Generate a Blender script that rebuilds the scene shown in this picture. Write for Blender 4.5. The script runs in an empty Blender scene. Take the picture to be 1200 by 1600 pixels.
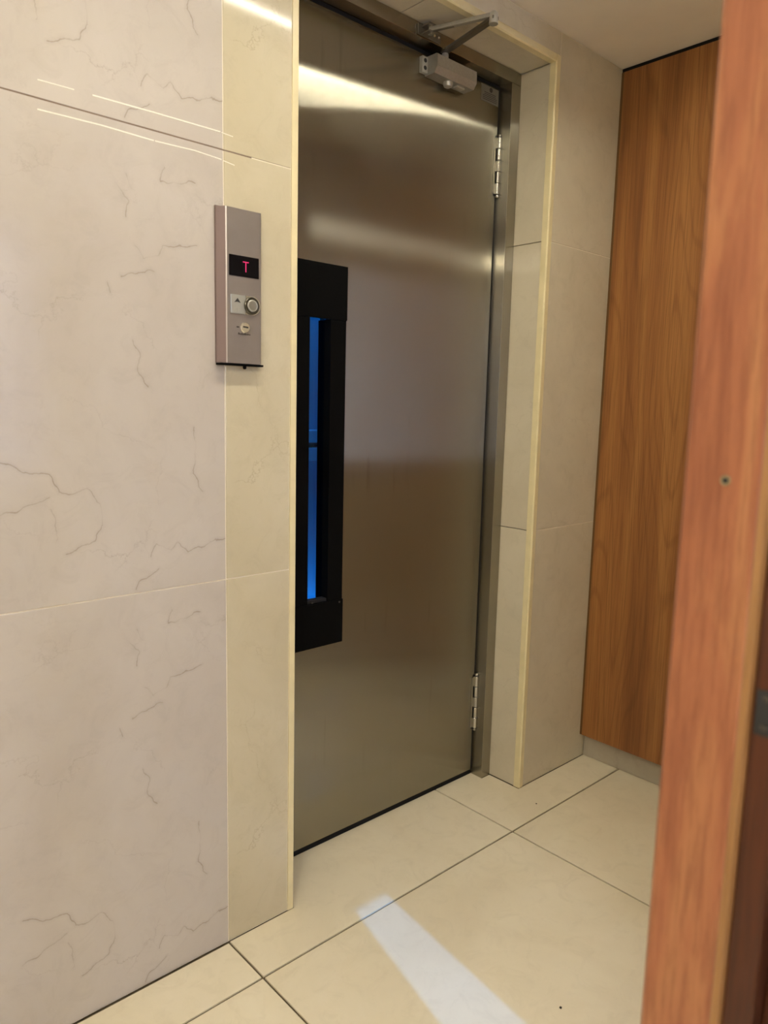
import bpy, bmesh, math, random
from mathutils import Vector, Matrix
random.seed(7)
sc = bpy.context.scene
COL = sc.collection

# ------------------------------------------------------------------ camera
cd = bpy.data.cameras.new('camera'); cam = bpy.data.objects.new('camera', cd); COL.objects.link(cam)
R_ = Vector((0.738887, -0.673421, 0.023465)); U_ = Vector((0.078278, 0.120372, 0.989638)); F_ = Vector((0.669267, 0.729394, -0.141655))
m = Matrix(((R_.x, U_.x, -F_.x, -0.74184), (R_.y, U_.y, -F_.y, -1.26381), (R_.z, U_.z, -F_.z, 1.13318), (0, 0, 0, 1)))
cam.matrix_world = m
cd.sensor_fit = 'VERTICAL'; cd.sensor_height = 24.0; cd.lens = 1162.85 / 1600 * 24.0
cd.dof.use_dof = True; cd.dof.focus_distance = 1.9; cd.dof.aperture_fstop = 4.6
cd.clip_start = 0.02
sc.camera = cam

# ------------------------------------------------------------------ world, sun, exposure
w = bpy.data.worlds.new('world'); sc.world = w; w.use_nodes = True
wn = w.node_tree.nodes; wl = w.node_tree.links
wn['Background'].inputs[0].default_value = (0.77, 0.81, 1.0, 1); wn['Background'].inputs[1].default_value = 15.0
sd = bpy.data.lights.new('sun', 'SUN'); sd.energy = 3.3; sd.color = (0.12, 0.40, 1.0); sd.angle = math.radians(0.25)
so = bpy.data.objects.new('sun', sd); COL.objects.link(so)
SUN_DIR = Vector((0.168, 1.0, -0.685)).normalized()
so.rotation_euler = SUN_DIR.to_track_quat('-Z', 'Y').to_euler(); so.location = (-0.5, -4, 3)
sc.view_settings.view_transform = 'Standard'; sc.view_settings.look = 'None'
sc.view_settings.gamma = 1.0; sc.view_settings.use_curve_mapping = False
sc.view_settings.exposure = 0.0
HALL = 94.0
TUBE = dict(x0=-0.90, x1=0.95, y=-0.46, z=2.092, strength=88.0, color=(1.0, 0.935, 0.76))

# ------------------------------------------------------------------ material helpers
def new_mat(name):
    mt = bpy.data.materials.new(name); mt.use_nodes = True
    nt = mt.node_tree; return mt, nt, nt.nodes['Principled BSDF']
def N(nt, typ, **kw):
    n = nt.nodes.new(typ)
    for k, v in kw.items():
        if k.startswith('i_'):
            key = k[2:]; key = int(key) if key.isdigit() else key
            n.inputs[key].default_value = v
        else: setattr(n, k, v)
    return n
def L(nt, a, b): nt.links.new(a, b)
def ramp(nt, src, stops):
    r = N(nt, 'ShaderNodeValToRGB'); el = r.color_ramp.elements
    while len(el) < len(stops): el.new(0.5)
    for e, (p, c) in zip(el, stops):
        e.position = p; e.color = c if len(c) == 4 else (*c, 1)
    L(nt, src, r.inputs[0]); return r.outputs[0]
def mixc(nt, fac, a, b, mode='MIX'):
    n = N(nt, 'ShaderNodeMix', data_type='RGBA', blend_type=mode)
    for sock, v in ((n.inputs[0], fac), (n.inputs[6], a), (n.inputs[7], b)):
        if hasattr(v, 'node'): L(nt, v, sock)
        elif isinstance(v, tuple): sock.default_value = (*v, 1) if len(v) == 3 else v
        else: sock.default_value = v
    return n.outputs[2]
def math_(nt, op, a, b=None, clamp=False):
    n = N(nt, 'ShaderNodeMath', operation=op, use_clamp=clamp)
    for s, v in zip(n.inputs, (a, b)):
        if v is None: continue
        if hasattr(v, 'node'): L(nt, v, s)
        else: s.default_value = v
    return n.outputs[0]
def plain(name, col, rough=0.5, metal=0.0, spec=0.5, noise=0.0, nscale=40, emit=None, estr=0):
    mt, nt, b = new_mat(name)
    b.inputs['Base Color'].default_value = (*col, 1); b.inputs['Roughness'].default_value = rough
    b.inputs['Metallic'].default_value = metal; b.inputs['Specular IOR Level'].default_value = spec
    if noise:
        tc = N(nt, 'ShaderNodeTexCoord'); no = N(nt, 'ShaderNodeTexNoise', i_Scale=nscale, i_Detail=4.0)
        L(nt, tc.outputs['Object'], no.inputs['Vector'])
        lo = tuple(c * (1 - noise) for c in col); hi = tuple(min(1, c * (1 + noise)) for c in col)
        L(nt, ramp(nt, no.outputs[0], [(0.3, lo), (0.7, hi)]), b.inputs['Base Color'])
    if emit:
        b.inputs['Emission Color'].default_value = (*emit, 1); b.inputs['Emission Strength'].default_value = estr
    return mt

# distance-to-segment node group (for the printed veins of the marble tiles)
def seg_group():
    g = bpy.data.node_groups.new('segment_distance', 'ShaderNodeTree')
    for nm in ('P', 'A', 'D'): g.interface.new_socket(nm, in_out='INPUT', socket_type='NodeSocketVector')
    g.interface.new_socket('Dist', in_out='OUTPUT', socket_type='NodeSocketFloat')
    gi = g.nodes.new('NodeGroupInput'); go = g.nodes.new('NodeGroupOutput')
    vm = lambda op: N(g, 'ShaderNodeVectorMath', operation=op)
    s = vm('SUBTRACT'); g.links.new(gi.outputs[0], s.inputs[0]); g.links.new(gi.outputs[1], s.inputs[1])
    d1 = vm('DOT_PRODUCT'); g.links.new(s.outputs[0], d1.inputs[0]); g.links.new(gi.outputs[2], d1.inputs[1])
    d2 = vm('DOT_PRODUCT'); g.links.new(gi.outputs[2], d2.inputs[0]); g.links.new(gi.outputs[2], d2.inputs[1])
    q = N(g, 'ShaderNodeMath', operation='DIVIDE', use_clamp=True); g.links.new(d1.outputs['Value'], q.inputs[0]); g.links.new(d2.outputs['Value'], q.inputs[1])
    sca = vm('SCALE'); g.links.new(gi.outputs[2], sca.inputs[0]); g.links.new(q.outputs[0], sca.inputs['Scale'])
    s2 = vm('SUBTRACT'); g.links.new(s.outputs[0], s2.inputs[0]); g.links.new(sca.outputs[0], s2.inputs[1])
    ln = vm('LENGTH'); g.links.new(s2.outputs[0], ln.inputs[0]); g.links.new(ln.outputs['Value'], go.inputs[0])
    return g
SEG = seg_group()
VEINS = [[(0.4, 0.243), (0.433, 0.227), (0.472, 0.222), (0.489, 0.193), (0.508, 0.188), (0.536, 0.195), (0.555, 0.167), (0.56, 0.131), (0.544, 0.106), (0.496, 0.087)],
 [(0.474, 0.164), (0.479, 0.143), (0.481, 0.112)], [(0.615, 0.009), (0.622, 0.02), (0.657, 0.039)],
 [(0.645, 0.062), (0.656, 0.089), (0.686, 0.071), (0.698, 0.084), (0.722, 0.065), (0.765, 0.077), (0.799, 0.084)],
 [(0.733, 0.298), (0.738, 0.26), (0.733, 0.212), (0.75, 0.177)], [(0.396, 0.16), (0.446, 0.175), (0.471, 0.182)],
 [(0.603, 0.552), (0.661, 0.57)], [(0.629, 0.606), (0.64, 0.587), (0.671, 0.595), (0.681, 0.612), (0.745, 0.624)],
 [(0.577, 0.54), (0.583, 0.524)], [(0.614, 0.719), (0.627, 0.697)], [(0.683, 0.746), (0.676, 0.719), (0.741, 0.731)],
 [(0.60, 0.70), (0.617, 0.676), (0.612, 0.65)], [(0.62, 0.45), (0.634, 0.42), (0.628, 0.395), (0.645, 0.37)], [(0.11, 0.62), (0.2, 0.58), (0.26, 0.6), (0.31, 0.55)],
 [(0.1, 0.2), (0.16, 0.26), (0.24, 0.24), (0.27, 0.33)], [(0.2, 0.42), (0.25, 0.46), (0.3, 0.43)]]
def marble(name, base, dark, light, veins=False, swap='XZ', rough=0.09, seed=0.0, cracks=0.5, warm=None):
    mt, nt, b = new_mat(name)
    tc = N(nt, 'ShaderNodeTexCoord')
    oi = N(nt, 'ShaderNodeObjectInfo')
    off = N(nt, 'ShaderNodeVectorMath', operation='ADD', i_1=(seed, seed * 1.7, seed * .6)); L(nt, tc.outputs['Object'], off.inputs[0])
    P = off.outputs[0]
    n1 = N(nt, 'ShaderNodeTexNoise', i_Scale=3.2, i_Detail=6.0, i_Roughness=0.62, i_Distortion=0.6); L(nt, P, n1.inputs['Vector'])
    n2 = N(nt, 'ShaderNodeTexNoise', i_Scale=16.0, i_Detail=8.0, i_Roughness=0.7, i_Distortion=1.2); L(nt, P, n2.inputs['Vector'])
    c1 = ramp(nt, n1.outputs[0], [(0.3, dark), (0.52, base), (0.75, light)])
    c2 = mixc(nt, ramp(nt, n2.outputs[0], [(0.32, (0.30, 0.30, 0.30)), (0.5, (0, 0, 0))]), c1, tuple(c * 0.86 for c in dark))
    # fine broken hairline cracks: voronoi cell borders, bent and broken up by noise
    nd = N(nt, 'ShaderNodeTexNoise', i_Scale=7.0, i_Detail=6.0, i_Roughness=0.65); L(nt, P, nd.inputs['Vector'])
    sc_ = N(nt, 'ShaderNodeVectorMath', operation='SCALE'); sc_.inputs['Scale'].default_value = 0.16
    L(nt, nd.outputs['Color'], sc_.inputs[0])
    ad = N(nt, 'ShaderNodeVectorMath', operation='ADD'); L(nt, P, ad.inputs[0]); L(nt, sc_.outputs[0], ad.inputs[1])
    vo = N(nt, 'ShaderNodeTexVoronoi', feature='DISTANCE_TO_EDGE', i_Scale=4.3); L(nt, ad.outputs[0], vo.inputs['Vector'])
    line = ramp(nt, math_(nt, 'MULTIPLY', vo.outputs['Distance'], 40.0), [(0.0, (1, 1, 1)), (0.12, (0.3, 0.3, 0.3)), (0.5, (0, 0, 0))])
    n3 = N(nt, 'ShaderNodeTexNoise', i_Scale=5.5, i_Detail=3.0); L(nt, off.outputs[0], n3.inputs['Vector'])
    gate = ramp(nt, n3.outputs[0], [(0.50, (0, 0, 0)), (0.68, (1, 1, 1))])
    fac = math_(nt, 'MULTIPLY', math_(nt, 'MULTIPLY', line, gate), cracks)
    vein_col = tuple(c * f for c, f in zip(dark, (0.55, 0.48, 0.42)))
    col = mixc(nt, fac, c2, vein_col)
    if veins:
        nw = N(nt, 'ShaderNodeTexNoise', i_Scale=38.0, i_Detail=3.0); L(nt, tc.outputs['Object'], nw.inputs['Vector'])
        sb = N(nt, 'ShaderNodeVectorMath', operation='SUBTRACT', i_1=(0.5, 0.5, 0.5)); L(nt, nw.outputs['Color'], sb.inputs[0])
        s3 = N(nt, 'ShaderNodeVectorMath', operation='SCALE'); s3.inputs['Scale'].default_value = 0.018; L(nt, sb.outputs[0], s3.inputs[0])
        a3 = N(nt, 'ShaderNodeVectorMath', operation='ADD'); L(nt, tc.outputs['Object'], a3.inputs[0]); L(nt, s3.outputs[0], a3.inputs[1])
        fl = N(nt, 'ShaderNodeVectorMath', operation='MULTIPLY', i_1=(1, 0, 1)); L(nt, a3.outputs[0], fl.inputs[0])
        cur = None
        for pl in VEINS:
            for (ax, az), (bx, bz) in zip(pl[:-1], pl[1:]):
                g = N(nt, 'ShaderNodeGroup', node_tree=SEG)
                L(nt, fl.outputs[0], g.inputs[0]); g.inputs[1].default_value = (ax, 0, az); g.inputs[2].default_value = (bx - ax, 0, bz - az)
                cur = g.outputs[0] if cur is None else math_(nt, 'MINIMUM', cur, g.outputs[0])
        vf = ramp(nt, math_(nt, 'MULTIPLY', cur, 100.0), [(0.0, (0.75, .75, .75)), (0.045, (0.60, .60, .60)), (0.12, (0.14, 0.14, 0.14)), (0.7, (0, 0, 0))])
        n4 = N(nt, 'ShaderNodeTexNoise', i_Scale=14.0, i_Detail=2.0); L(nt, tc.outputs['Object'], n4.inputs['Vector'])
        vf = math_(nt, 'MULTIPLY', vf, ramp(nt, n4.outputs[0], [(0.36, (0.15, .15, .15)), (0.56, (1, 1, 1))]))
        col = mixc(nt, vf, col, vein_col)
    hs = N(nt, 'ShaderNodeHueSaturation'); L(nt, col, hs.inputs['Color'])
    L(nt, math_(nt, 'ADD', math_(nt, 'MULTIPLY', oi.outputs['Random'], 0.04), 0.98), hs.inputs['Value'])
    L(nt, hs.outputs[0], b.inputs['Base Color'])
    b.inputs['Roughness'].default_value = rough; b.inputs['Specular IOR Level'].default_value = 0.4
    return mt

def wood(name, c_dark, c_mid, c_light, axis_scale=(14, 14, 0.55), fine=(150, 150, 3.0), rough=0.45, spec=0.4, figure=0.0):
    mt, nt, b = new_mat(name)
    tc = N(nt, 'ShaderNodeTexCoord')
    m1 = N(nt, 'ShaderNodeMapping'); m1.inputs['Scale'].default_value = axis_scale; L(nt, tc.outputs['Object'], m1.inputs['Vector'])
    n1 = N(nt, 'ShaderNodeTexNoise', i_Scale=1.0, i_Detail=6.0, i_Roughness=0.55, i_Distortion=0.8); L(nt, m1.outputs[0], n1.inputs['Vector'])
    base = ramp(nt, n1.outputs[0], [(0.28, c_dark), (0.5, c_mid), (0.74, c_light)])
    if figure:
        # cathedral figure: contour lines of a slow noise field stretched along the grain
        m3 = N(nt, 'ShaderNodeMapping'); m3.inputs['Scale'].default_value = (5.0, 5.0, 0.62); L(nt, tc.outputs['Object'], m3.inputs['Vector'])
        n3 = N(nt, 'ShaderNodeTexNoise', i_Scale=1.0, i_Detail=1.5, i_Roughness=0.4); L(nt, m3.outputs[0], n3.inputs['Vector'])
        sn = math_(nt, 'SINE', math_(nt, 'MULTIPLY', n3.outputs[0], 120.0))
        fg = ramp(nt, sn, [(0.0, (0, 0, 0)), (0.75, (0.15, .15, .15)), (1.0, (1, 1, 1))])
        base = mixc(nt, math_(nt, 'MULTIPLY', fg, figure), base, tuple(c * 0.55 for c in c_dark))
    m2 = N(nt, 'ShaderNodeMapping'); m2.inputs['Scale'].default_value = fine; L(nt, tc.outputs['Object'], m2.inputs['Vector'])
    n2 = N(nt, 'ShaderNodeTexNoise', i_Scale=1.0, i_Detail=4.0, i_Roughness=0.7); L(nt, m2.outputs[0], n2.inputs['Vector'])
    f2 = ramp(nt, n2.outputs[0], [(0.38, (0.42, 0.42, 0.42)), (0.55, (0, 0, 0))])
    col = mixc(nt, f2, base, tuple(c * 0.6 for c in c_dark))
    L(nt, col, b.inputs['Base Color'])
    b.inputs['Roughness'].default_value = rough; b.inputs['Specular IOR Level'].default_value = spec
    bp = N(nt, 'ShaderNodeBump', i_Strength=0.08, i_Distance=0.002); L(nt, n2.outputs[0], bp.inputs['Height']); L(nt, bp.outputs[0], b.inputs['Normal'])
    return mt

def steel(name, col=(0.355, 0.335, 0.275), rough=0.185, aniso=-0.87, stains=True, vertical=True):
    # brushed metal: light spreads across the brushing, stays sharp along it
    mt, nt, b = new_mat(name)
    nt.nodes.remove(b); b = N(nt, 'ShaderNodeBsdfAnisotropic'); L(nt, b.outputs[0], nt.nodes['Material Output'].inputs[0])
    tc = N(nt, 'ShaderNodeTexCoord'); ge = N(nt, 'ShaderNodeNewGeometry')
    mp = N(nt, 'ShaderNodeMapping'); mp.inputs['Scale'].default_value = (500, 500, 4) if vertical else (4, 500, 500)
    L(nt, tc.outputs['Object'], mp.inputs['Vector'])
    no = N(nt, 'ShaderNodeTexNoise', i_Scale=1.0, i_Detail=3.0); L(nt, mp.outputs[0], no.inputs['Vector'])
    b.inputs['Anisotropy'].default_value = aniso
    ax = N(nt, 'ShaderNodeCombineXYZ'); ax.inputs[2 if vertical else 0].default_value = 1.0
    cr = N(nt, 'ShaderNodeVectorMath', operation='CROSS_PRODUCT'); L(nt, ge.outputs['Normal'], cr.inputs[0]); L(nt, ax.outputs[0], cr.inputs[1])
    L(nt, cr.outputs[0], b.inputs['Tangent'])
    c = mixc(nt, math_(nt, 'MULTIPLY', no.outputs[0], 0.22), col, tuple(x * 0.6 for x in col))
    if stains:
        m2 = N(nt, 'ShaderNodeMapping'); m2.inputs['Scale'].default_value = (55, 55, 3.5); L(nt, tc.outputs['Object'], m2.inputs['Vector'])
        n2 = N(nt, 'ShaderNodeTexNoise', i_Scale=1.0, i_Detail=2.0); L(nt, m2.outputs[0], n2.inputs['Vector'])
        n3 = N(nt, 'ShaderNodeTexNoise', i_Scale=4.0, i_Detail=3.0); L(nt, tc.outputs['Object'], n3.inputs['Vector'])
        st = math_(nt, 'MULTIPLY', ramp(nt, n2.outputs[0], [(0.6, (0, 0, 0)), (0.75, (0.5, .5, .5))]), ramp(nt, n3.outputs[0], [(0.45, (0, 0, 0)), (0.62, (1, 1, 1))]))
        c = mixc(nt, math_(nt, 'MULTIPLY', st, 0.65), c, (0.16, 0.13, 0.10))
        L(nt, math_(nt, 'ADD', math_(nt, 'MULTIPLY', n3.outputs[0], 0.04), rough - 0.02), b.inputs['Roughness'])
    else:
        b.inputs['Roughness'].default_value = rough
    L(nt, c, b.inputs['Color'])
    return mt

M = {}
M['tile_wide'] = marble('tile_wide', (0.535, 0.480, 0.420), (0.495, 0.437, 0.376), (0.58, 0.525, 0.465), veins=True, cracks=0.42)
M['tile_narrow'] = marble('tile_narrow', (0.57, 0.50, 0.35), (0.52, 0.45, 0.305), (0.62, 0.55, 0.395), cracks=0.5, seed=3.1)
M['tile_right'] = marble('tile_right', (0.60, 0.535, 0.40), (0.55, 0.485, 0.355), (0.65, 0.585, 0.445), cracks=0.28, seed=5.3)
M['tile_floor'] = marble('tile_floor', (0.74, 0.665, 0.49), (0.69, 0.61, 0.44), (0.78, 0.71, 0.54), cracks=0.12, seed=9.7, rough=0.16)
M['tile_base'] = marble('tile_base', (0.42, 0.37, 0.29), (0.36, 0.31, 0.24), (0.47, 0.42, 0.34), cracks=0.7, seed=1.9, rough=0.2)
M['grout_light'] = plain('grout_light', (0.78, 0.70, 0.55), 0.8)
M['grout_dark'] = plain('grout_dark', (0.10, 0.075, 0.04), 0.85, noise=0.3, nscale=60)
M['grout_brown'] = plain('grout_brown', (0.20, 0.14, 0.10), 0.85)
M['caulk'] = plain('caulk', (0.84, 0.80, 0.69), 0.6)
M['trim'] = plain('trim', (0.74, 0.64, 0.38), 0.32, noise=0.05, nscale=25)
M['paint'] = plain('paint', (0.86, 0.79, 0.68), 0.85, noise=0.03, nscale=8)
M['hall_paint'] = plain('hall_paint', (0.74, 0.69, 0.60), 0.85, noise=0.03, nscale=6)
M['steel'] = steel('steel')
M['steel_frame'] = steel('steel_frame', (0.40, 0.375, 0.315), 0.20, -0.82, stains=False)
M['steel_head'] = steel('steel_head', (0.40, 0.375, 0.315), 0.20, -0.82, stains=False, vertical=False)
M['hinge'] = plain('hinge', (0.52, 0.50, 0.44), 0.16, metal=1.0)
M['alu'] = plain('alu', (0.37, 0.35, 0.29), 0.40, metal=0.6, noise=0.06, nscale=200)
M['alu_light'] = plain('alu_light', (0.47, 0.45, 0.385), 0.35, metal=0.5)
M['alu_dark'] = plain('alu_dark', (0.22, 0.195, 0.15), 0.4, metal=0.8)
M['chrome'] = plain('chrome', (0.80, 0.77, 0.70), 0.12, metal=1.0)
M['black'] = plain('black', (0.0025, 0.0025, 0.0025), 0.6, spec=0.06)
M['black_gap'] = plain('black_gap', (0.008, 0.008, 0.009), 0.7, spec=0.2)
M['rubber'] = plain('rubber', (0.012, 0.012, 0.014), 0.55)
M['panel_metal'] = plain('panel_metal', (0.265, 0.225, 0.198), 0.38, metal=0.45, noise=0.05, nscale=30)
M['panel_shaded'] = plain('panel_shaded', (0.215, 0.155, 0.140), 0.42, metal=0.35)  # panel metal darkened for the shade on its left side
M['panel_highlight'] = plain('panel_highlight', (0.45, 0.40, 0.37), 0.3, metal=0.6)  # lighter panel metal painting the highlight along the front edge
M['screen'] = plain('screen', (0.004, 0.003, 0.004), 0.25, spec=0.12)
M['red_led'] = plain('red_led', (0.3, 0.0, 0.03), 0.5, emit=(1.0, 0.05, 0.22), estr=1.1)
M['btn_plate'] = plain('btn_plate', (0.42, 0.41, 0.36), 0.32, metal=0.5)
M['ring_dark'] = plain('ring_dark', (0.10, 0.09, 0.07), 0.25, metal=0.8)
M['button_face'] = plain('button_face', (0.27, 0.25, 0.205), 0.35, metal=0.5)
M['ink'] = plain('ink', (0.02, 0.02, 0.02), 0.6)
M['ink_soft'] = plain('ink_soft', (0.06, 0.05, 0.04), 0.6, spec=.2)
M['notice'] = plain('notice', (0.20, 0.18, 0.135), 0.5, metal=0.5)
M['notice_ink'] = plain('notice_ink', (0.05, 0.042, 0.03), 0.6, spec=.2)
M['veneer'] = wood('veneer', (0.195, 0.072, 0.022), (0.305, 0.125, 0.036), (0.40, 0.18, 0.053), (16, 16, 0.45), (260, 260, 4), rough=0.42, figure=0.26)
M['veneer_gap_shade'] = plain('veneer_gap_shade', (0.12, 0.055, 0.012), 0.5)  # dark brown painting the shaded gap beside the veneer
M['jamb'] = wood('jamb', (0.25, 0.085, 0.040), (0.35, 0.130, 0.060), (0.44, 0.20, 0.085), (30, 30, 4.5), (240, 240, 16), rough=0.38)
M['jamb_edge'] = wood('jamb_edge', (0.27, 0.13, 0.045), (0.34, 0.175, 0.065), (0.40, 0.22, 0.09), (26, 26, 1.6), (240, 240, 9), rough=0.3)
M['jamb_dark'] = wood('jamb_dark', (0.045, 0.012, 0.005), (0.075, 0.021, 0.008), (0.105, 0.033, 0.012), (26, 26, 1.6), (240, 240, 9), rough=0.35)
M['screw'] = plain('screw', (0.34, 0.29, 0.17), 0.4, metal=0.7)
M['tube'] = plain('tube', (0.9, 0.9, 0.85), 0.4, emit=TUBE['color'], estr=TUBE['strength'])
M['lamp'] = plain('lamp', (0.9, 0.9, 0.85), 0.4, emit=(1.0, 0.935, 0.80), estr=HALL)
M['white_metal'] = plain('white_metal', (0.8, 0.8, 0.78), 0.4)
M['shaft'] = plain('shaft', (0.20, 0.30, 0.42), 0.6)
M['shaft_rail'] = plain('shaft_rail', (0.36, 0.47, 0.60), 0.4)
M['crumb'] = plain('crumb', (0.02, 0.017, 0.012), 0.8)
def glass_mat(name, tint, rough=0.0):
    mt, nt, b = new_mat(name)
    tr = N(nt, 'ShaderNodeBsdfTransparent'); tr.inputs[0].default_value = (*tint, 1)
    gl = N(nt, 'ShaderNodeBsdfGlossy'); gl.inputs['Roughness'].default_value = rough
    fr = N(nt, 'ShaderNodeFresnel', i_IOR=1.45); mx = N(nt, 'ShaderNodeMixShader')
    L(nt, fr.outputs[0], mx.inputs[0]); L(nt, tr.outputs[0], mx.inputs[1]); L(nt, gl.outputs[0], mx.inputs[2])
    L(nt, mx.outputs[0], nt.nodes['Material Output'].inputs[0]); return mt
M['lift_glass'] = glass_mat('lift_glass', (0.18, 0.62, 0.95))
M['clear_glass'] = glass_mat('clear_glass', (0.95, 0.97, 1.0))
mt, nt, b = new_mat('sheer')
df = N(nt, 'ShaderNodeBsdfDiffuse'); df.inputs[0].default_value = (0.7, 0.7, 0.72, 1)
tl = N(nt, 'ShaderNodeBsdfTranslucent'); tl.inputs[0].default_value = (0.55, 0.56, 0.6, 1)
mx = N(nt, 'ShaderNodeMixShader'); mx.inputs[0].default_value = 0.5
L(nt, df.outputs[0], mx.inputs[1]); L(nt, tl.outputs[0], mx.inputs[2]); L(nt, mx.outputs[0], nt.nodes['Material Output'].inputs[0])
M['sheer'] = mt

# ------------------------------------------------------------------ geometry helpers
class MB:
    """Collects shapes in world coordinates; build() links them as one mesh object."""
    def __init__(s): s.bm = bmesh.new()
    def poly(s, pts, faces):
        v = [s.bm.verts.new(p) for p in pts]
        for f in faces: s.bm.faces.new([v[i] for i in f])
        return s
    def box(s, x0, x1, y0, y1, z0, z1, bev=0.0):
        b = bmesh.new()
        bmesh.ops.create_cube(b, size=1)
        for v in b.verts: v.co = Vector((x0 + (v.co.x + .5) * (x1 - x0), y0 + (v.co.y + .5) * (y1 - y0), z0 + (v.co.z + .5) * (z1 - z0)))
        if bev: bmesh.ops.bevel(b, geom=list(b.edges), offset=bev, segments=2, profile=0.6, affect='EDGES')
        s._merge(b); return s
    def _merge(s, b, mat=None):
        if mat is not None: bmesh.ops.transform(b, matrix=mat, verts=b.verts)
        mp = {v: s.bm.verts.new(v.co) for v in b.verts}
        for f in b.faces:
            try: s.bm.faces.new([mp[v] for v in f.verts])
            except ValueError: pass
        b.free()
    def prism(s, pts, axis, a0, a1):
        """closed 2-D outline extruded along axis ('x': pts are (y,z); 'y': (x,z); 'z': (x,y))"""
        def P(p, a): return {'x': (a, p[0], p[1]), 'y': (p[0], a, p[1]), 'z': (p[0], p[1], a)}[axis]
        n = len(pts)
        v = [s.bm.verts.new(P(p, a0)) for p in pts] + [s.bm.verts.new(P(p, a1)) for p in pts]
        for i in range(n): s.bm.faces.new((v[i], v[(i + 1) % n], v[n + (i + 1) % n], v[n + i]))
        s.bm.faces.new(v[:n][::-1]); s.bm.faces.new(v[n:]); return s
    def lathe(s, prof, origin, direction, seg=24):
        """prof: (radius, height) along direction from origin"""
        d = Vector(direction).normalized(); q = d.to_track_quat('Z', 'Y'); o = Vector(origin)
        rings = []
        for r, h in prof:
            rings.append([s.bm.verts.new(o + q @ Vector((r * math.cos(2 * math.pi * k / seg), r * math.sin(2 * math.pi * k / seg), h))) for k in range(seg)])
        for a, b in zip(rings[:-1], rings[1:]):
            for k in range(seg): s.bm.faces.new((a[k], a[(k + 1) % seg], b[(k + 1) % seg], b[k]))
        s.bm.faces.new(rings[0][::-1]); s.bm.faces.new(rings[-1]); return s
    def bar(s, a, b, wid, thk, up=(0, 0, 1), bev=0.001, ext=0.0):
        """flat bar from a to b, wid across (perpendicular to up), thk along up"""
        a = Vector(a); b = Vector(b); d = (b - a); ln = d.length; d.normalize(); upv = Vector(up); sd_ = d.cross(upv).normalized(); upv = sd_.cross(d)
        t = bmesh.new(); bmesh.ops.create_cube(t, size=1)
        for v in t.verts: v.co = Vector((v.co.x * (ln + 2 * ext), v.co.y * wid, v.co.z * thk))
        if bev: bmesh.ops.bevel(t, geom=list(t.edges), offset=bev, segments=2, profile=.6, affect='EDGES')
        mm = Matrix.Identity(4)
        for i in range(3): mm[i][0] = d[i]; mm[i][1] = sd_[i]; mm[i][2] = upv[i]; mm[i][3] = ((a + b) / 2)[i]
        s._merge(t, mm); return s
    def build(s, name, mat, parent=None, origin=None, smooth=False, **props):
        bmesh.ops.remove_doubles(s.bm, verts=s.bm.verts, dist=1e-6)
        bmesh.ops.recalc_face_normals(s.bm, faces=s.bm.faces)
        if origin is None:
            xs = [v.co.x for v in s.bm.verts]; ys = [v.co.y for v in s.bm.verts]; zs = [v.co.z for v in s.bm.verts]
            origin = ((min(xs) + max(xs)) / 2, (min(ys) + max(ys)) / 2, min(zs))
        o = Vector(origin)
        for v in s.bm.verts: v.co -= o
        me = bpy.data.meshes.new(name); s.bm.to_mesh(me); s.bm.free()
        if smooth:
            for p in me.polygons: p.use_smooth = True
            try: me.set_sharp_from_angle(angle=math.radians(35))
            except Exception: pass
        me.materials.append(M[mat]); ob = bpy.data.objects.new(name, me); COL.objects.link(ob)
        ob['_w'] = list(o)
        if parent is not None:
            ob.parent = parent; ob.location = o - Vector(parent['_w'])
        else: ob.location = o
        for k, v in props.items(): ob[k] = v
        return ob
def empty(name, loc, label, cat=None, kind=None, group=None):
    e = bpy.data.objects.new(name, None); COL.objects.link(e); e.location = loc; e['_w'] = list(loc); e['label'] = label
    e.empty_display_size = 0.05
    if cat: e['category'] = cat
    if kind: e['kind'] = kind
    if group: e['group'] = group
    return e

# tile: box with its visible edges eased
def tile_x(parent, x0, x1, z0, z1, yf, yb, mat, g=0.0011):          # faces -y
    return MB().box(x0 + g, x1 - g, yf, yb, z0 + g, z1 - g, 0.0008).build('tile', mat, parent, origin=(x0, yf, z0))
def tile_side(parent, y0, y1, z0, z1, xf, xb, mat, g=0.0011):       # faces +-x
    return MB().box(min(xf, xb), max(xf, xb), y0 + g, y1 - g, z0 + g, z1 - g, 0.0008).build('tile', mat, parent, origin=(xf, y0, z0))

# ------------------------------------------------------------------ dimensions
Z1, Z2, ZC = 0.7865, 1.5865, 2.115          # wall joints, ceiling
XL, XR = 0.1655, 0.995                      # faces of the recess of the lift door
ZS = 2.040                                  # soffit of the recess
YF = 0.112                                  # front of the steel frame
YD = 0.150                                  # front of the steel door
XW = 1.348                                  # right wall
XLW = -1.75                                 # left wall
YB = -1.05                                  # partition with the wooden door frame
YH = -2.90                                  # far end of the hall behind
TH = 0.009

# ------------------------------------------------------------------ floor
fl = MB().box(XLW - .12, XW + .15, YH - .15, 0.30, -0.12, -0.0035).build('floor', 'grout_dark', origin=(0, 0, -0.12), kind='structure',
     label='polished cream stone tile floor with thin brown joints')
W = 0.7956; A = -0.132; g = 0.0025
xs = [XLW, -2 * W, -W, 0, W, XW]; xs = [XLW, -W, 0.0, W, XW]
ys = [YH, A - 3 * .8, A - 2 * .8, A - .8, A]
def ftile(x0, x1, y0, y1):
    MB().box(x0 + g, x1 - g, y0 + g, y1 - g, -0.011, 0.0, 0.0007).build('tile', 'tile_floor', fl, origin=(x0, y0, -0.011))
for x0, x1 in zip(xs[:-1], xs[1:]):
    for y0, y1 in zip(ys[:-1], ys[1:]): ftile(x0, x1, y0, y1)
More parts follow.
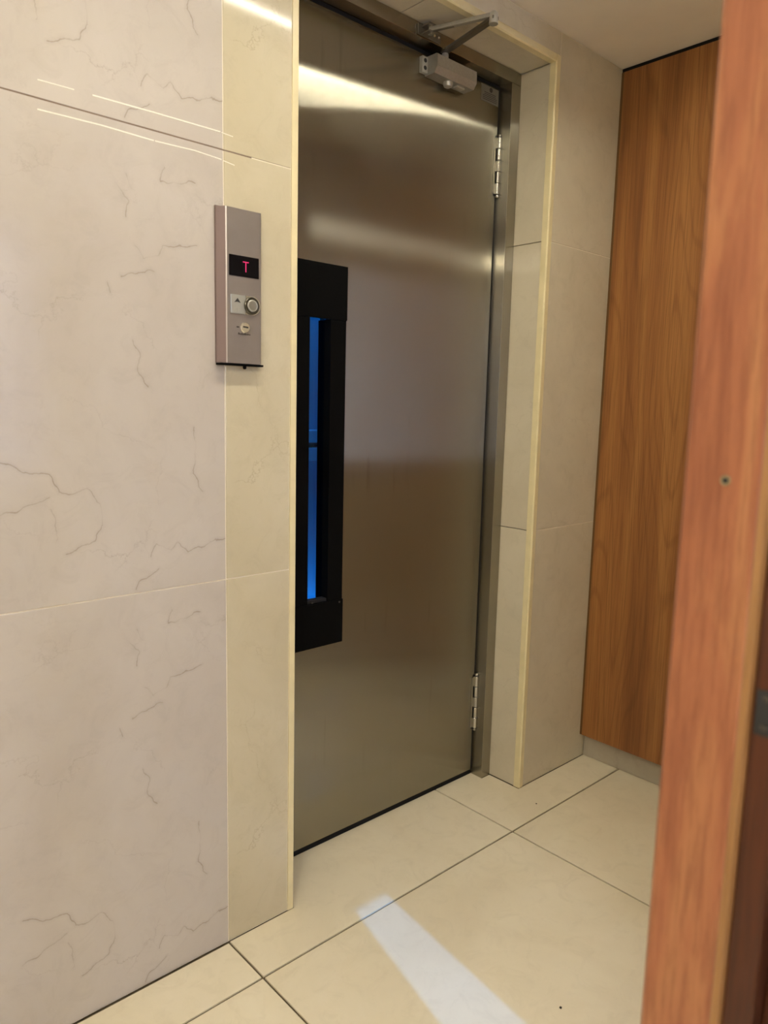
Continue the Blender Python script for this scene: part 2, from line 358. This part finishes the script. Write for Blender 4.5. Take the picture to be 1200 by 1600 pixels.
# last row up to the wall; in front of the lift it runs on into the recess
ftile(XLW, -W, A, -0.002); ftile(-W, 0, A, -0.002)
def ftile_poly(pts):
    MB().prism(pts, 'z', -0.011, 0.0).build('tile', 'tile_floor', fl, origin=(pts[0][0], pts[0][1], -0.011))
ftile_poly([(0 + g, A + g), (W - g, A + g), (W - g, YD + .006), (XL + .003, YD + .006), (XL + .003, -0.002), (0 + g, -0.002)])
ftile_poly([(W + g, A + g), (XW - .001, A + g), (XW - .001, -0.002), (XR - .003, -0.002), (XR - .003, YF - .001), (0.956, YF - .001), (0.956, YD + .006), (W + g, YD + .006)])

# ------------------------------------------------------------------ wall with the lift door
wb = MB()
wb.box(XLW - .12, XL - 0.010, 0.0010, 0.30, 0, ZC + .05).box(XR + 0.010, XW + .15, 0.0010, 0.30, 0, ZC + .05).box(XL - 0.010, XR + 0.010, 0.0010, 0.30, ZS + 0.010, ZC + .05)
wall = wb.build('wall_back', 'grout_light', origin=(0, TH, 0), kind='structure', label='wall of polished beige marble tiles around the steel lift door')
rows = [(0.0002, Z1), (Z1, Z2), (Z2, ZC)]
for z0, z1 in rows:
    for x0, x1 in ((XLW, -0.8), (-0.8, 0.0)): tile_x(wall, x0, x1, z0, z1, 0.0, TH, 'tile_wide')
    tile_x(wall, 0.0, 0.1508, z0, z1, 0.0, TH, 'tile_narrow')
for z0, z1 in rows: tile_x(wall, 1.0125, XW - .001, z0, z1, 0.0, TH, 'tile_right')
tile_x(wall, 0.1508, 1.0125, ZS + .0165, ZC, 0.0, TH, 'tile_right')
for z0, z1 in [(0.0002, Z1), (Z1, Z2), (Z2, ZS)]:
    tile_side(wall, 0.018, YF + .02, z0, z1, XR, XR + TH, 'tile_right')
    tile_side(wall, 0.018, YF + .02, z0, z1, XL, XL - TH, 'tile_right')
for x0, x1 in ((XL, 0.5393), (0.5393, XR)):
    MB().box(x0 + .001, x1 - .001, 0.019, YF + .02, ZS, ZS + TH, 0.0008).build('tile', 'tile_right', wall, origin=(x0, 0.019, ZS))
# dark joint of the upper row, left of the lift
MB().box(-1.7, 0.06, 0.0006, 0.006, Z2 - .0012, Z2 + .0012).build('joint_filler', 'grout_brown', wall, label='dark brown filled upper joint')
# smears of white filler left beside the upper joint
def smear(pts, h=0.0022):
    mb = MB()
    for (xa, za), (xb_, zb) in zip(pts[:-1], pts[1:]):
        mb.poly([(xa, -0.0004, za - h / 2), (xb_, -0.0004, zb - h / 2), (xb_, -0.0004, zb + h / 2), (xa, -0.0004, za + h / 2),
                 (xa, 0.0004, za - h / 2), (xb_, 0.0004, zb - h / 2), (xb_, 0.0004, zb + h / 2), (xa, 0.0004, za + h / 2)],
                [(0, 1, 2, 3), (4, 7, 6, 5), (0, 4, 5, 1), (3, 2, 6, 7), (0, 3, 7, 4), (1, 5, 6, 2)])
    mb.build('filler_smear', 'caulk', wall, label='thin white smear of joint filler')
smear([(-0.321, 1.613), (-0.266, 1.614)], .0016); smear([(-0.237, 1.614), (-0.134, 1.6155), (-0.006, 1.616)]); smear([(-0.004, 1.6155), (0.020, 1.614)], .0013)
smear([(-0.323, 1.570), (-0.222, 1.572), (-0.134, 1.570)]); smear([(-0.132, 1.570), (-0.058, 1.572), (-0.004, 1.569)], .002); smear([(0.0, 1.568), (0.023, 1.565)], .0013)

# corner trims round the recess (structure)
tp = [(0.1508, 0.008), (0.1508, -0.0015), (0.1640, -0.0025), (0.1668, 0.0005), (0.1668, 0.018), (0.1575, 0.018), (0.1575, 0.008)]
MB().prism(tp, 'z', 0.001, ZS + .0165).build('trim_1', 'trim', kind='structure', label='cream metal corner trim at the left edge of the door recess')
tp = [(1.0122, 0.008), (1.0122, -0.0015), (0.9962, -0.0025), (0.9932, 0.0005), (0.9932, 0.018), (1.003, 0.018), (1.003, 0.008)]
MB().prism(tp, 'z', 0.001, ZS + .0165).build('trim_2', 'trim', kind='structure', label='cream metal corner trim at the right edge of the door recess')
tp = [(0.008, ZS + .0165), (-0.0015, ZS + .0165), (-0.0025, ZS + .001), (0.0005, ZS - .0018), (0.018, ZS - .0018), (0.018, ZS + .008), (0.008, ZS + .008)]
MB().prism(tp, 'x', 0.1668, 0.9932).build('trim_3', 'trim', kind='structure', label='cream metal corner trim along the top edge of the door recess')

# steel frame of the lift door
XI0, XI1, ZI = 0.205, 0.955, 2.007
fr = empty('door_1', (0.58, YF, 0), 'brushed steel frame round the lift door inside the tiled recess', kind='structure')
MB().box(XI1, XR - .0015, YF, 0.215, 0.0, ZI, 0.0012).build('jamb', 'steel_frame', fr)
MB().box(XL + .0015, XI0, YF, 0.215, 0.0, ZI, 0.0012).build('jamb', 'steel_frame', fr)
MB().box(XL + .0015, XR - .0015, YF, 0.215, ZI + .0004, ZS - .0015, 0.0012).build('head', 'steel_head', fr)
MB().box(XI0, XI1, 0.192, 0.212, 0.0, 0.03).box(XI0, XI0 + .03, 0.192, 0.212, 0.0, ZI).box(XI1 - .03, XI1, 0.192, 0.212, 0.0, ZI).box(XI0, XI1, 0.192, 0.212, ZI - .03, ZI).build('door_stop', 'rubber', fr, label='black rubber door stop behind the leaf')
MB().box(XI0, XI1, YD + .008, 0.30, -0.003, 0.004).build('threshold', 'black_gap', fr, label='black threshold plate')

# ------------------------------------------------------------------ lift door
DX0, DX1, DZ0, DZ1 = 0.211, 0.9475, 0.0165, 1.9975
dr = empty('elevator_door', ((DX0 + DX1) / 2, YD + .02, DZ0), 'brushed stainless steel lift door with tall black framed window slit', 'door')
WX0, WX1, WZ0, WZ1 = 0.300, 0.370, 0.640, 1.340        # opening
lf = MB()
gx = sorted(set([DX0, DX0 + .002, WX0, WX1, DX1 - .002, DX1])); gz = sorted(set([DZ0, DZ0 + .002, WZ0, WZ1, DZ1 - .002, DZ1]))
def yy(x, z): return YD + (0.002 if x in (DX0, DX1) or z in (DZ0, DZ1) else 0.0)
for i in range(len(gx) - 1):
    for j in range(len(gz) - 1):
        if gx[i] >= WX0 and gx[i + 1] <= WX1 and gz[j] >= WZ0 and gz[j + 1] <= WZ1: continue
        q = [(gx[i], gz[j]), (gx[i + 1], gz[j]), (gx[i + 1], gz[j + 1]), (gx[i], gz[j + 1])]
        lf.poly([(x, yy(x, z), z) for x, z in q] + [(x, YD + .04, z) for x, z in q], [(0, 1, 2, 3), (7, 6, 5, 4)])
def edge(xa, za, xb_, zb):
    lf.poly([(xa, yy(xa, za), za), (xb_, yy(xb_, zb), zb), (xb_, YD + .04, zb), (xa, YD + .04, za)], [(0, 1, 2, 3)])
for i in range(len(gx) - 1):
    edge(gx[i], DZ0, gx[i + 1], DZ0); edge(gx[i], DZ1, gx[i + 1], DZ1)
for j in range(len(gz) - 1):
    edge(DX0, gz[j], DX0, gz[j + 1]); edge(DX1, gz[j], DX1, gz[j + 1])
edge(WX0, WZ0, WX1, WZ0); edge(WX0, WZ1, WX1, WZ1); edge(WX0, WZ0, WX0, WZ1); edge(WX1, WZ0, WX1, WZ1)
lf.build('leaf', 'steel', dr)
MB().box(0.2560, 0.4135, YD - .010, YD - .0002, 1.330, 1.4535, 0.0008).build('frame_plate', 'black', dr, label='black plate over the window slit')
MB().box(0.2560, 0.4135, YD - .010, YD - .0002, 0.5410, 0.6520, 0.0008).build('frame_plate', 'black', dr, label='black plate under the window slit')
MB().box(0.2570, 0.3050, YD - .008, YD + .0405, 0.6522, 1.3298, 0.0006).build('frame_strip', 'black', dr)
MB().box(0.3655, 0.4120, YD - .008, YD + .0405, 0.6522, 1.3298, 0.0006).build('frame_strip', 'black', dr)
MB().box(0.3020, 0.3690, YD + .016, YD + .022, 0.6490, 1.3330).build('glass_pane', 'lift_glass', dr, label='blue tinted glass')
MB().box(0.3051, 0.3654, YD - .004, YD + .0155, 0.6525, 0.6600, .001).build('glazing_bead', 'rubber', dr)
for xx in (0.318, 0.402): MB().lathe([(0.0028, 0), (0.0026, 0.0008), (0.001, 0.0014)], (xx, YD - .0098, 0.656 if xx < .35 else 0.645), (0, -1, 0), 10).build('screw', 'ink_soft', dr)
for gx0, gx1 in ((DX1 + .0003, XI1 - .0003), (XI0 + .0003, DX0 - .0003)):  # black strips in the leaf's gaps stand in for their shade
    MB().box(gx0, gx1, YD + .003, YD + .03, DZ0, ZI - .001).build('gap_shade', 'black_gap', dr, label='black strip as painted shade in the gap beside the leaf')
MB().box(DX0, DX1, YD + .003, YD + .03, DZ1 + .0003, ZI - .0004).build('gap_shade', 'black_gap', dr, label='black strip as painted shade in the gap above the leaf')
# black sweep under the leaf
MB().box(DX0 + .002, DX1 - .002, YD + .004, YD + .03, 0.0042, DZ0 - .0002).build('door_sweep', 'black_gap', dr, label='black strip closing the gap above the floor')

# hinges: five knuckles, two pin caps, a leaf plate each
def hinge(z0, z1):
    hx, hy, r = 0.9500, YD - .0055, 0.0074
    h = MB().box(hx - .0165, hx - .0112, YD - .0040, YD - .0003, z0 + .003, z1 - .003, .0006)
    n = 5; s = (z1 - z0) / n
    for k in (0, 2, 4): h.box(hx - .0114, hx - .0060, YD - .0036, YD - .0006, z0 + k * s + .001, z0 + (k + 1) * s - .001, .0004)
    h = h.build('hinge', 'hinge', dr)
    MB().box(hx - .0112, hx + .0095, YD - .0005, YD - .0002, z0 - .004, z1 + .004).build('hinge_shade', 'black_gap', h, label='black sheet behind the knuckles, painted shade')  # thin black sheet painting the shade behind the knuckles
    MB().lathe([(r * .72, 0), (r * .72, z1 - z0)], (hx, hy, z0), (0, 0, 1), 16).build('hinge_pin', 'ink', h)  # coloured black as the dark of the knuckle gaps
    for k in range(n):
        a, b_ = z0 + k * s + .0008, z0 + (k + 1) * s - .0008
        MB().lathe([(r * .90, 0), (r, .0009), (r, b_ - a - .0009), (r * .90, b_ - a)], (hx, hy, a), (0, 0, 1), 20).build('knuckle', 'hinge', h, smooth=True)
    for zz, d in ((z1, 1), (z0, -1)):
        MB().lathe([(r * .5, 0), (r * .5, .0030), (r * .92, .0034), (r * .92, .006), (r * .7, .0085), (r * .2, .0100)], (hx, hy, zz), (0, 0, d), 18).build('pin_cap', 'hinge', h, smooth=True)
hinge(1.722, 1.872); hinge(0.156, 0.322)

# engraved notice plate in the upper corner of the leaf
nx0, nx1, nz0, nz1 = 0.872, 0.9435, 1.957, 1.9945
npl = MB().box(nx0, nx1, YD - .0012, YD - .0002, nz0 - .006, nz1 - .002).build('notice_plate', 'notice', dr, label='small dark engraved metal notice plate')
MB().lathe([(0.0062, 0), (0.0062, 0.0004)], (0.911, YD - .0013, 1.9845), (0, -1, 0), 20).build('emblem', 'notice_ink', npl)
for k in range(5):
    zz = 1.9745 - k * 0.0044
    MB().box(nx0 + .012 - (k > 1) * .006, nx1 - .012 + (k > 1) * .006, YD - .0016, YD - .0012, zz - .0008, zz + .0008).build('text_line', 'notice_ink', npl)

# ------------------------------------------------------------------ door closer
YC = 0.106
dc = empty('door_closer', (0.733, YD, 1.945), 'grey metal overhead door closer with folded arm at the top of the lift door', 'door closer')
bd = MB()
x0, x1 = 0.657, 0.812
prof = [(YD - .001, 1.9450), (0.1150, 1.9450), (YC, 1.9605), (YC, 1.9865), (YC + .004, 1.9885), (YD - .001, 1.9890)]
pr2 = [(y, 1.967 + (z - 1.967) * .72) for y, z in prof]; pr2 = [(min(y + .008, YD - .001), z) for y, z in pr2]
nP = len(prof)
va = [bd.bm.verts.new((x0, y, z)) for y, z in prof]; vb = [bd.bm.verts.new((x1 - .010, y, z)) for y, z in prof]; vc = [bd.bm.verts.new((x1, y, z)) for y, z in pr2]
for a_, b_ in ((va, vb), (vb, vc)):
    for i in range(nP): bd.bm.faces.new((a_[i], a_[(i + 1) % nP], b_[(i + 1) % nP], b_[i]))
bd.bm.faces.new(va[::-1]); bd.bm.faces.new(vc)
bd.build('body', 'alu', dc)
lug = MB().box(0.6375, 0.6566, YD - .012, YD - .0004, 1.9490, 1.9860, .0012).build('mounting_lug', 'alu_light', dc, label='pale mounting lug with two screw holes')
for zz in (1.9765, 1.9595):
    MB().lathe([(0.0050, 0), (0.0050, 0.0004)], (0.6470, YD - .0121, zz), (0, -1, 0), 18).build('screw_hole', 'ink', lug)
MB().lathe([(0.0125, 0), (0.0125, 0.005), (0.0105, 0.010), (0.006, 0.0125), (0.001, 0.013)], (0.722, 0.130, 1.9449), (0, 0, -1), 24).build('spindle_cap', 'alu_light', dc, smooth=True)
MB().box(0.748, 0.776, 0.122, 0.136, 1.9405, 1.9448, .001).build('valve_plate', 'alu_light', dc)
SPX, SPY = 0.700, 0.122
MB().lathe([(0.0085, 0), (0.0085, 0.012), (0.0070, 0.015)], (SPX, SPY, 1.9886), (0, 0, 1), 20).build('spindle', 'alu_light', dc, smooth=True)
EL = (0.668, -0.058); SH = (0.612, 0.088)
za, zf = 2.0085, 2.0205
MB().bar((SPX, SPY, za), (EL[0], EL[1], za + .004), 0.0175, 0.0075, ext=.008, bev=.0018).build('arm', 'alu_dark', dc)
MB().bar((EL[0], EL[1], zf), (SH[0], SH[1], zf - .002), 0.0130, 0.0100, ext=.003, bev=.003).build('forearm', 'alu', dc)
mid = [EL[i] + (SH[i] - EL[i]) * .62 for i in (0, 1)]
MB().bar((mid[0], mid[1], zf - .001), (SH[0], SH[1], zf - .002), 0.0090, 0.0118, ext=0, bev=.002).build('arm_tube', 'alu_dark', dc)
MB().lathe([(0.0105, 0), (0.0105, 0.004), (0.0095, 0.0235), (0.006, 0.027), (0.001, 0.028)], (EL[0], EL[1], 2.001), (0, 0, 1), 20).build('elbow_joint', 'alu_light', dc, smooth=True)
MB().lathe([(0.006, 0), (0.0062, 0.021), (0.004, 0.024)], (SH[0], SH[1], 2.008), (0, 0, 1), 16).build('pivot_screw', 'chrome', dc, smooth=True)
shoe = MB().box(0.590, 0.668, YF - .0045, YF - .0004, 2.010, 2.034, .001).box(0.600, 0.624, 0.080, YF - .004, 2.0265, 2.0305, .001).box(0.600, 0.624, 0.080, YF - .004, 2.0105, 2.0140, .001)
shoe.build('shoe', 'alu_dark', dc, label='dark bracket fixed to the frame head')
for xx in (0.645, 0.660): MB().lathe([(0.0035, 0), (0.003, 0.0012), (0.001, 0.0018)], (xx, YF - .0046, 2.022), (0, -1, 0), 12).build('screw', 'chrome', dc)

# ------------------------------------------------------------------ call panel
cp = empty('call_panel', (0.03, 0, 1.2045), 'narrow bronze metal lift call panel on the marble wall', 'call panel')
YP = -0.020
pr = [(-0.0200, -0.0003), (-0.0193, -0.0056), (-0.0076, YP + .0014), (-0.0060, YP), (0.0660, YP), (0.0685, YP + .0015), (0.0755, -0.006), (0.0755, -0.0003)]
MB().prism([(-0.0203, -0.0003), (-0.0203, -0.0060), (-0.0082, YP + .0010), (-0.0079, YP + .0014), (-0.0196, -0.0056), (-0.0200, -0.0003)], 'z', 1.2055, 1.4850).build('side_cheek', 'panel_shaded', cp, label='reddish slanted left side of the panel, darkened as shade')
MB().prism([(-0.0081, YP + .0009), (-0.0062, YP - .0003), (-0.0056, YP), (-0.0076, YP + .0013)], 'z', 1.2055, 1.4850).build('edge_highlight', 'panel_highlight', cp, label='bright front edge, a painted highlight')
MB().prism(pr, 'z', 1.2055, 1.4850).build('housing', 'panel_metal', cp)
MB().box(-0.0195, 0.0750, -0.0175, -0.0004, 1.2015, 1.2052, .0005).build('bottom_cap', 'black', cp, label='black lower end cap')
MB().lathe([(0.0035, 0), (0.0035, 0.004), (0.002, 0.006)], (0.036, -0.012, 1.2014), (0, 0, -1), 14).build('cap_screw', 'black', cp)
MB().box(-0.0202, 0.0750, -0.0050, -0.0004, 1.4852, 1.4868).build('top_cap', 'panel_shaded', cp)
dsp = MB().box(-0.0020, 0.0622, YP - .0012, YP - .0001, 1.3645, 1.4020, .0004).build('display', 'screen', cp, label='black display window showing a red T')
tz = 1.3835; tx = 0.0335
tm = MB()
for k in range(5): tm.box(tx - .0062 + k * .0026, tx - .0062 + k * .0026 + .0019, YP - .0016, YP - .0013, tz + .0072, tz + .0087)
for k in range(6): tm.box(tx - .0008, tx + .0008, YP - .0016, YP - .0013, tz + .0042 - k * .0028, tz + .0064 - k * .0028)
tm.build('letter', 'red_led', dsp, label='glowing pink-red dotted letter T')
bpl = MB().box(0.0008, 0.0330, YP - .0016, YP - .0001, 1.2965, 1.3310, .0012).build('button_plate', 'btn_plate', cp, label='pale plate with an up arrow and raised dots')
MB().prism([(0.0082, 1.3168), (0.0152, 1.3250), (0.0218, 1.3164), (0.0150, 1.3182)], 'y', YP - .0020, YP - .0015).build('up_arrow', 'ink', bpl, label='black arrow pointing up')
for i, (dx, dz) in enumerate([(0, 0), (0, 1), (0, 2), (1, 2), (2.6, 0), (2.6, 1), (3.6, 1), (3.6, 2), (2.6, 2), (1, 0)]):
    MB().lathe([(0.0011, 0), (0.0009, 0.0006), (0.0003, 0.0009)], (0.0088 + dx * .0030, YP - .0016, 1.3015 + dz * .0030), (0, -1, 0), 8).build('raised_dot', 'alu_light', bpl)
bx, bz = 0.0458, 1.3133
oc = [(0.0332, 1.2965), (0.0332, 1.3310)] + [(0.0470 + .0180 * math.cos(t), 1.31375 + .0173 * math.sin(t)) for t in [math.radians(a) for a in range(78, -79, -12)]]
br = MB().prism(oc, 'y', YP - .0018, YP - .0001).build('button_bezel', 'chrome', cp, label='shiny bezel with rounded right end')
MB().lathe([(0.0162, 0), (0.0162, .0030), (0.0150, .0040), (0.0118, .0036), (0.0112, 0.0)], (bx - .0006, YP - .0019, bz), (0, -1, 0), 36).build('button_ring', 'ring_dark', br, smooth=True)
MB().lathe([(0.0110, 0), (0.0110, .0046), (0.0100, .0052), (0.0088, .0048)], (bx - .0006, YP - .0019, bz), (0, -1, 0), 32).build('push_button', 'alu_light', br, smooth=True)
MB().lathe([(0.0084, 0), (0.0084, .0006), (0.003, .0002), (0.001, .0001)], (bx - .0006, YP - .0067, bz), (0, -1, 0), 28).build('button_dish', 'button_face', br, smooth=True)
kx, kz = 0.0312, 1.2722
ks = MB().lathe([(0.0102, 0), (0.0102, .0020), (0.0088, .0038), (0.0060, .0040), (0.001, .0038)], (kx, YP - .0001, kz), (0, -1, 0), 28).build('key_switch', 'chrome', cp, smooth=True)
MB().bar((kx - .0055, YP - .0041, kz + .0012), (kx + .0055, YP - .0041, kz + .0004), 0.0006, 0.0028, up=(0, 0, 1), bev=0).build('key_slot', 'ink', ks)
tl = MB()
for k, wd in enumerate([2.6, 1.6, 2.2, 1.4, 2.4, 1.8, 2.0, 1.5]):
    xx = kx - .0140 + k * .0034
    tl.box(xx, xx + .0027, YP - .0003, YP - .0001, 1.2588, 1.2588 + wd * .0014)
tl.build('legend', 'ink_soft', cp, label='worn dark legend under the key switch')
MB().box(kx - .0175, kx - .0120, YP - .0003, YP - .0001, 1.2712, 1.2738).build('key_mark', 'ink_soft', cp)

# ------------------------------------------------------------------ right wall, base, veneer panel, ceiling
XP = 1.312
rw = MB().box(XW, XW + .15, YH - .15, TH - .001, 0, ZC + .05).build('wall_right', 'hall_paint', kind='structure', label='painted wall behind the brown veneer panel')
bs = MB().box(XW - .0005, XW - .0001, YB, -0.001, 0.001, 0.095).build('baseboard_right', 'grout_dark', kind='structure', label='grey marble plinth under the brown veneer panel')
bs2 = [(-0.0015, -0.80), (-0.80, YB + .002)]
for ya, yb_ in bs2:
    MB().box(XW - .009, XW - .0006, yb_ + .0006, ya - .0006, 0.001, 0.095, .0006).build('tile', 'tile_base', bs, origin=(XW - .009, yb_, 0))
pn = empty('wood_panel', (XP + .015, -0.53, 0.080), 'tall brown wood veneer panel beside the right-hand tiles', 'wall panel')
MB().box(XP, XW - .001, YB + .004, -0.0085, 0.0805, 2.104, 0.001).build('board', 'veneer', pn, origin=(XP, -0.53, 0.08))
MB().box(XP + .0012, XW - .001, -0.0083, -0.0006, 0.0805, 2.104).build('corner_shade', 'veneer_gap_shade', pn, label='dark ochre strip painting the shaded gap at the tiled corner')
MB().box(XP + .004, XW - .001, YB + .004, -0.0006, 2.1042, 2.1145).build('shadow_gap', 'black_gap', pn, label='black strip painted as the shadow gap under the ceiling')  # solid black strip stands in for the dark gap

ce = MB().box(XLW - .12, XW + .15, YH - .15, TH - .001, ZC, ZC + .1).build('ceiling', 'paint', kind='structure', label='plain painted ceiling over the lift lobby')

# ------------------------------------------------------------------ hall behind the camera
MB().box(XLW - .12, XLW, YH - .15, -0.001, 0, ZC).build('wall_left', 'hall_paint', kind='structure', label='painted wall left of the lift wall')
WNX0, WNX1, WNZ0, WNZ1 = -0.85, 0.62, 0.72, 2.038
MB().box(XLW, WNX0, YH - .15, YH, 0, ZC).box(WNX1, XW, YH - .15, YH, 0, ZC).box(WNX0, WNX1, YH - .15, YH, 0, WNZ0).box(WNX0, WNX1, YH - .15, YH, WNZ1, ZC).build('wall_front', 'hall_paint', kind='structure', label='painted hall wall with the curtained window')
MB().box(0.52, XW - .001, YB - .11, YB, 0, ZC - .001).build('wall_partition', 'hall_paint', kind='structure', label='unseen painted partition added right of the wooden door post')  # unseen; added to block window light from the right-hand side
wi = empty('window_1', (-.115, YH - .1, WNZ0), 'white framed hall window behind sheer curtains', kind='structure')
f = MB(); t = .045
f.box(WNX0, WNX0 + t, YH - .11, YH - .06, WNZ0, WNZ1).box(WNX1 - t, WNX1, YH - .11, YH - .06, WNZ0, WNZ1).box(WNX0 + t, WNX1 - t, YH - .11, YH - .06, WNZ0, WNZ0 + t).box(WNX0 + t, WNX1 - t, YH - .11, YH - .06, WNZ1 - t, WNZ1)
f.build('window_frame', 'white_metal', wi)
MB().box(WNX0 + t, WNX1 - t, YH - .088, YH - .083, WNZ0 + t, WNZ1 - t).build('pane', 'clear_glass', wi)
def curtain(xa_top, xb_top, xa_bot, xb_bot, label):
    mb = MB(); n = 60; zt, zb = 2.07, 0.66; rows_ = []
    for z, a_, b_ in ((zt, xa_top, xb_top), (zb, xa_bot, xb_bot)):
        rows_.append([mb.bm.verts.new((a_ + (b_ - a_) * k / n, YH + .045 + .018 * math.sin(k * 1.25), z)) for k in range(n + 1)])
    for k in range(n): mb.bm.faces.new((rows_[0][k], rows_[0][k + 1], rows_[1][k + 1], rows_[1][k]))
    mb.build('curtain', 'sheer', smooth=True, label=label, category='curtain', group='sheer curtains at the hall window')
SLT = (-0.180, -0.117, -0.319, -0.014)
curtain(-0.90, SLT[0], -0.90, SLT[2], 'left sheer white curtain at the hall window')
curtain(SLT[1], 0.68, SLT[3], 0.68, 'right sheer white curtain at the hall window')
MB().lathe([(.012, 0), (.012, 1.66)], (-.94, YH + .045, 2.088), (1, 0, 0), 12).build('curtain_rod', 'white_metal', label='white curtain rod over the hall window', category='curtain rod')

# wooden door frame the picture is taken through: right-hand post with its rebate
PX = -0.2905
fd = empty('door_2', (PX, YB - .03, 0), 'reddish brown wooden door post close to the camera at the right edge', kind='structure')
MB().prism([(PX, -1.0500), (PX, -1.0930), (PX + .0008, -1.0938), (PX + .0200, -1.0938), (PX + .0200, -1.0500), (PX + .0025, -1.0475)], 'z', 0.0, 2.10).build('jamb', 'jamb', fd, origin=(PX, -1.07, 0))
MB().prism([(PX + .0009, -1.0940), (PX + .0022, -1.0980), (PX + .0062, -1.0992), (PX + .0200, -1.0992), (PX + .0200, -1.0940)], 'z', 0.0, 2.10).build('bead', 'jamb_edge', fd, label='lighter rounded bead along the post')
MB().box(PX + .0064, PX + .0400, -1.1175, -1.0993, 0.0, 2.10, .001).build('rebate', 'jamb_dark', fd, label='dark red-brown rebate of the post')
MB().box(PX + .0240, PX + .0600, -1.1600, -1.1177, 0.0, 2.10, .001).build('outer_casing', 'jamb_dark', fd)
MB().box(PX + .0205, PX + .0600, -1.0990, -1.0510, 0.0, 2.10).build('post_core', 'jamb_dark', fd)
sp = MB().box(PX + .0050, PX + .0063, -1.1110, -1.1015, 0.942, 0.970, .0004).build('strike_plate', 'ink', fd, label='dark metal strike plate in the rebate')
for zz in (0.947, 0.965): MB().lathe([(0.0022, 0), (0.0018, .0006), (.0006, .0009)], (PX + .0050, -1.1070, zz), (-1, 0, 0), 12).build('screw', 'ink_soft', sp)
MB().lathe([(0.0032, 0), (0.0030, 0.0004), (0.0018, 0.0003)], (PX, -1.0740, 1.0935), (-1, 0, 0), 18).build('screw', 'screw', fd, label='small screw hole in the post')
MB().lathe([(0.0018, 0), (0.0016, 0.0003)], (PX - .0005, -1.0740, 1.0935), (-1, 0, 0), 14).build('screw_hole', 'ink', fd)
MB().box(XLW + .001, 0.519, YB - .11, YB - .0005, 2.101, ZC - .001).build('head', 'jamb', fd)

# ceiling light
cl = empty('ceiling_light', ((TUBE['x0'] + TUBE['x1']) / 2, TUBE['y'], ZC), 'slim linear ceiling light above the lift lobby', 'ceiling light')
MB().box(TUBE['x0'] - .012, TUBE['x1'] + .012, TUBE['y'] - .022, TUBE['y'] - .0145, ZC - .0120, ZC - .0002).box(TUBE['x0'] - .012, TUBE['x1'] + .012, TUBE['y'] + .0145, TUBE['y'] + .022, ZC - .0120, ZC - .0002).build('housing', 'white_metal', cl)  # side fins added to shield the upper wall from the strip
MB().box(TUBE['x0'], TUBE['x1'], TUBE['y'] - .014, TUBE['y'] + .014, ZC - .0025, ZC - .0002).build('diffuser', 'tube', cl)
hl = empty('ceiling_light', (-1.38, -1.60, ZC), 'round ceiling light in the hall behind the wooden door post', 'ceiling light')
MB().lathe([(.17, 0), (.17, .02), (.165, .022)], (-1.38, -1.60, ZC - .0002), (0, 0, -1), 32).build('housing', 'white_metal', hl)
MB().lathe([(.155, 0), (.15, .022), (.11, .038), (.02, .045)], (-1.38, -1.60, ZC - .0225), (0, 0, -1), 32).build('diffuser', 'lamp', hl, smooth=True)

# ------------------------------------------------------------------ lift shaft behind the glass
sh = MB()
SX0, SX1, SY0, SY1, SZ1 = -0.35, 1.35, 0.30, 1.45, 2.4
sh.box(SX0 - .05, SX0, SY0, SY1, -0.05, SZ1).box(SX1, SX1 + .05, SY0, SY1, -0.05, SZ1).box(SX0 - .05, SX1 + .05, SY1, SY1 + .05, -0.05, SZ1)
sh.box(SX0 - .05, SX1 + .05, SY0, SY1 + .05, -0.1, -0.05).box(SX0 - .05, SX1 + .05, SY0, SY1 + .05, SZ1, SZ1 + .05)
sh.build('wall_shaft', 'shaft', kind='structure', label='blue-grey lift shaft seen through the glass slit in the door')
lw = empty('lift_car', (0.5, 0.62, 0.0), 'lift car wall with two rails seen blue through the glass slit', 'lift car')
MB().box(0.1, 1.15, 0.66, 0.70, 0.02, 2.2).build('car_wall', 'shaft', lw)
MB().box(0.1, 1.15, 0.602, 0.658, 1.013, 1.052, .003).build('rail', 'shaft_rail', lw)
MB().box(0.1, 1.15, 0.602, 0.658, 0.957, 0.997, .003).build('rail', 'shaft_rail', lw)
MB().box(0.1, 1.15, 0.45, 0.70, 0.0, 0.02).build('car_floor', 'shaft_rail', lw)
for nm, loc, rot, en, sz in (('shaft_light', (0.55, 0.42, 2.1), (math.radians(28), 0, 0), 5.0, .5), ('car_floor_light', (0.6, 0.50, 0.30), (math.radians(115), 0, 0), 3.6, .4)):
    ld = bpy.data.lights.new(nm, 'AREA'); ld.energy = en; ld.color = (0.48, 0.76, 1.0); ld.shape = 'RECTANGLE'; ld.size = sz; ld.size_y = .06
    lo = bpy.data.objects.new(nm, ld); COL.objects.link(lo); lo.location = loc; lo.rotation_euler = rot

# ------------------------------------------------------------------ crumbs on the floor
def crumb(x, y, r, label):
    b = bmesh.new(); bmesh.ops.create_icosphere(b, subdivisions=2, radius=r)
    for v in b.verts:
        v.co *= 1 + random.uniform(-.3, .3); v.co.z = max(v.co.z * .6, -r * .3) + r * .3
    mb = MB(); mb._merge(b, Matrix.Translation((x, y, 0.0002)))
    mb.build('crumb', 'crumb', label=label, category='crumb', group='dark crumbs on the floor tiles')
crumb(0.3868, -0.5669, .0028, 'dark crumb on the floor tile nearest the wooden post')
crumb(0.963, -0.0887, .0020, 'tiny dark crumb on the floor below the right-hand trim')
for o in bpy.data.objects:
    if '_w' in o: del o['_w']
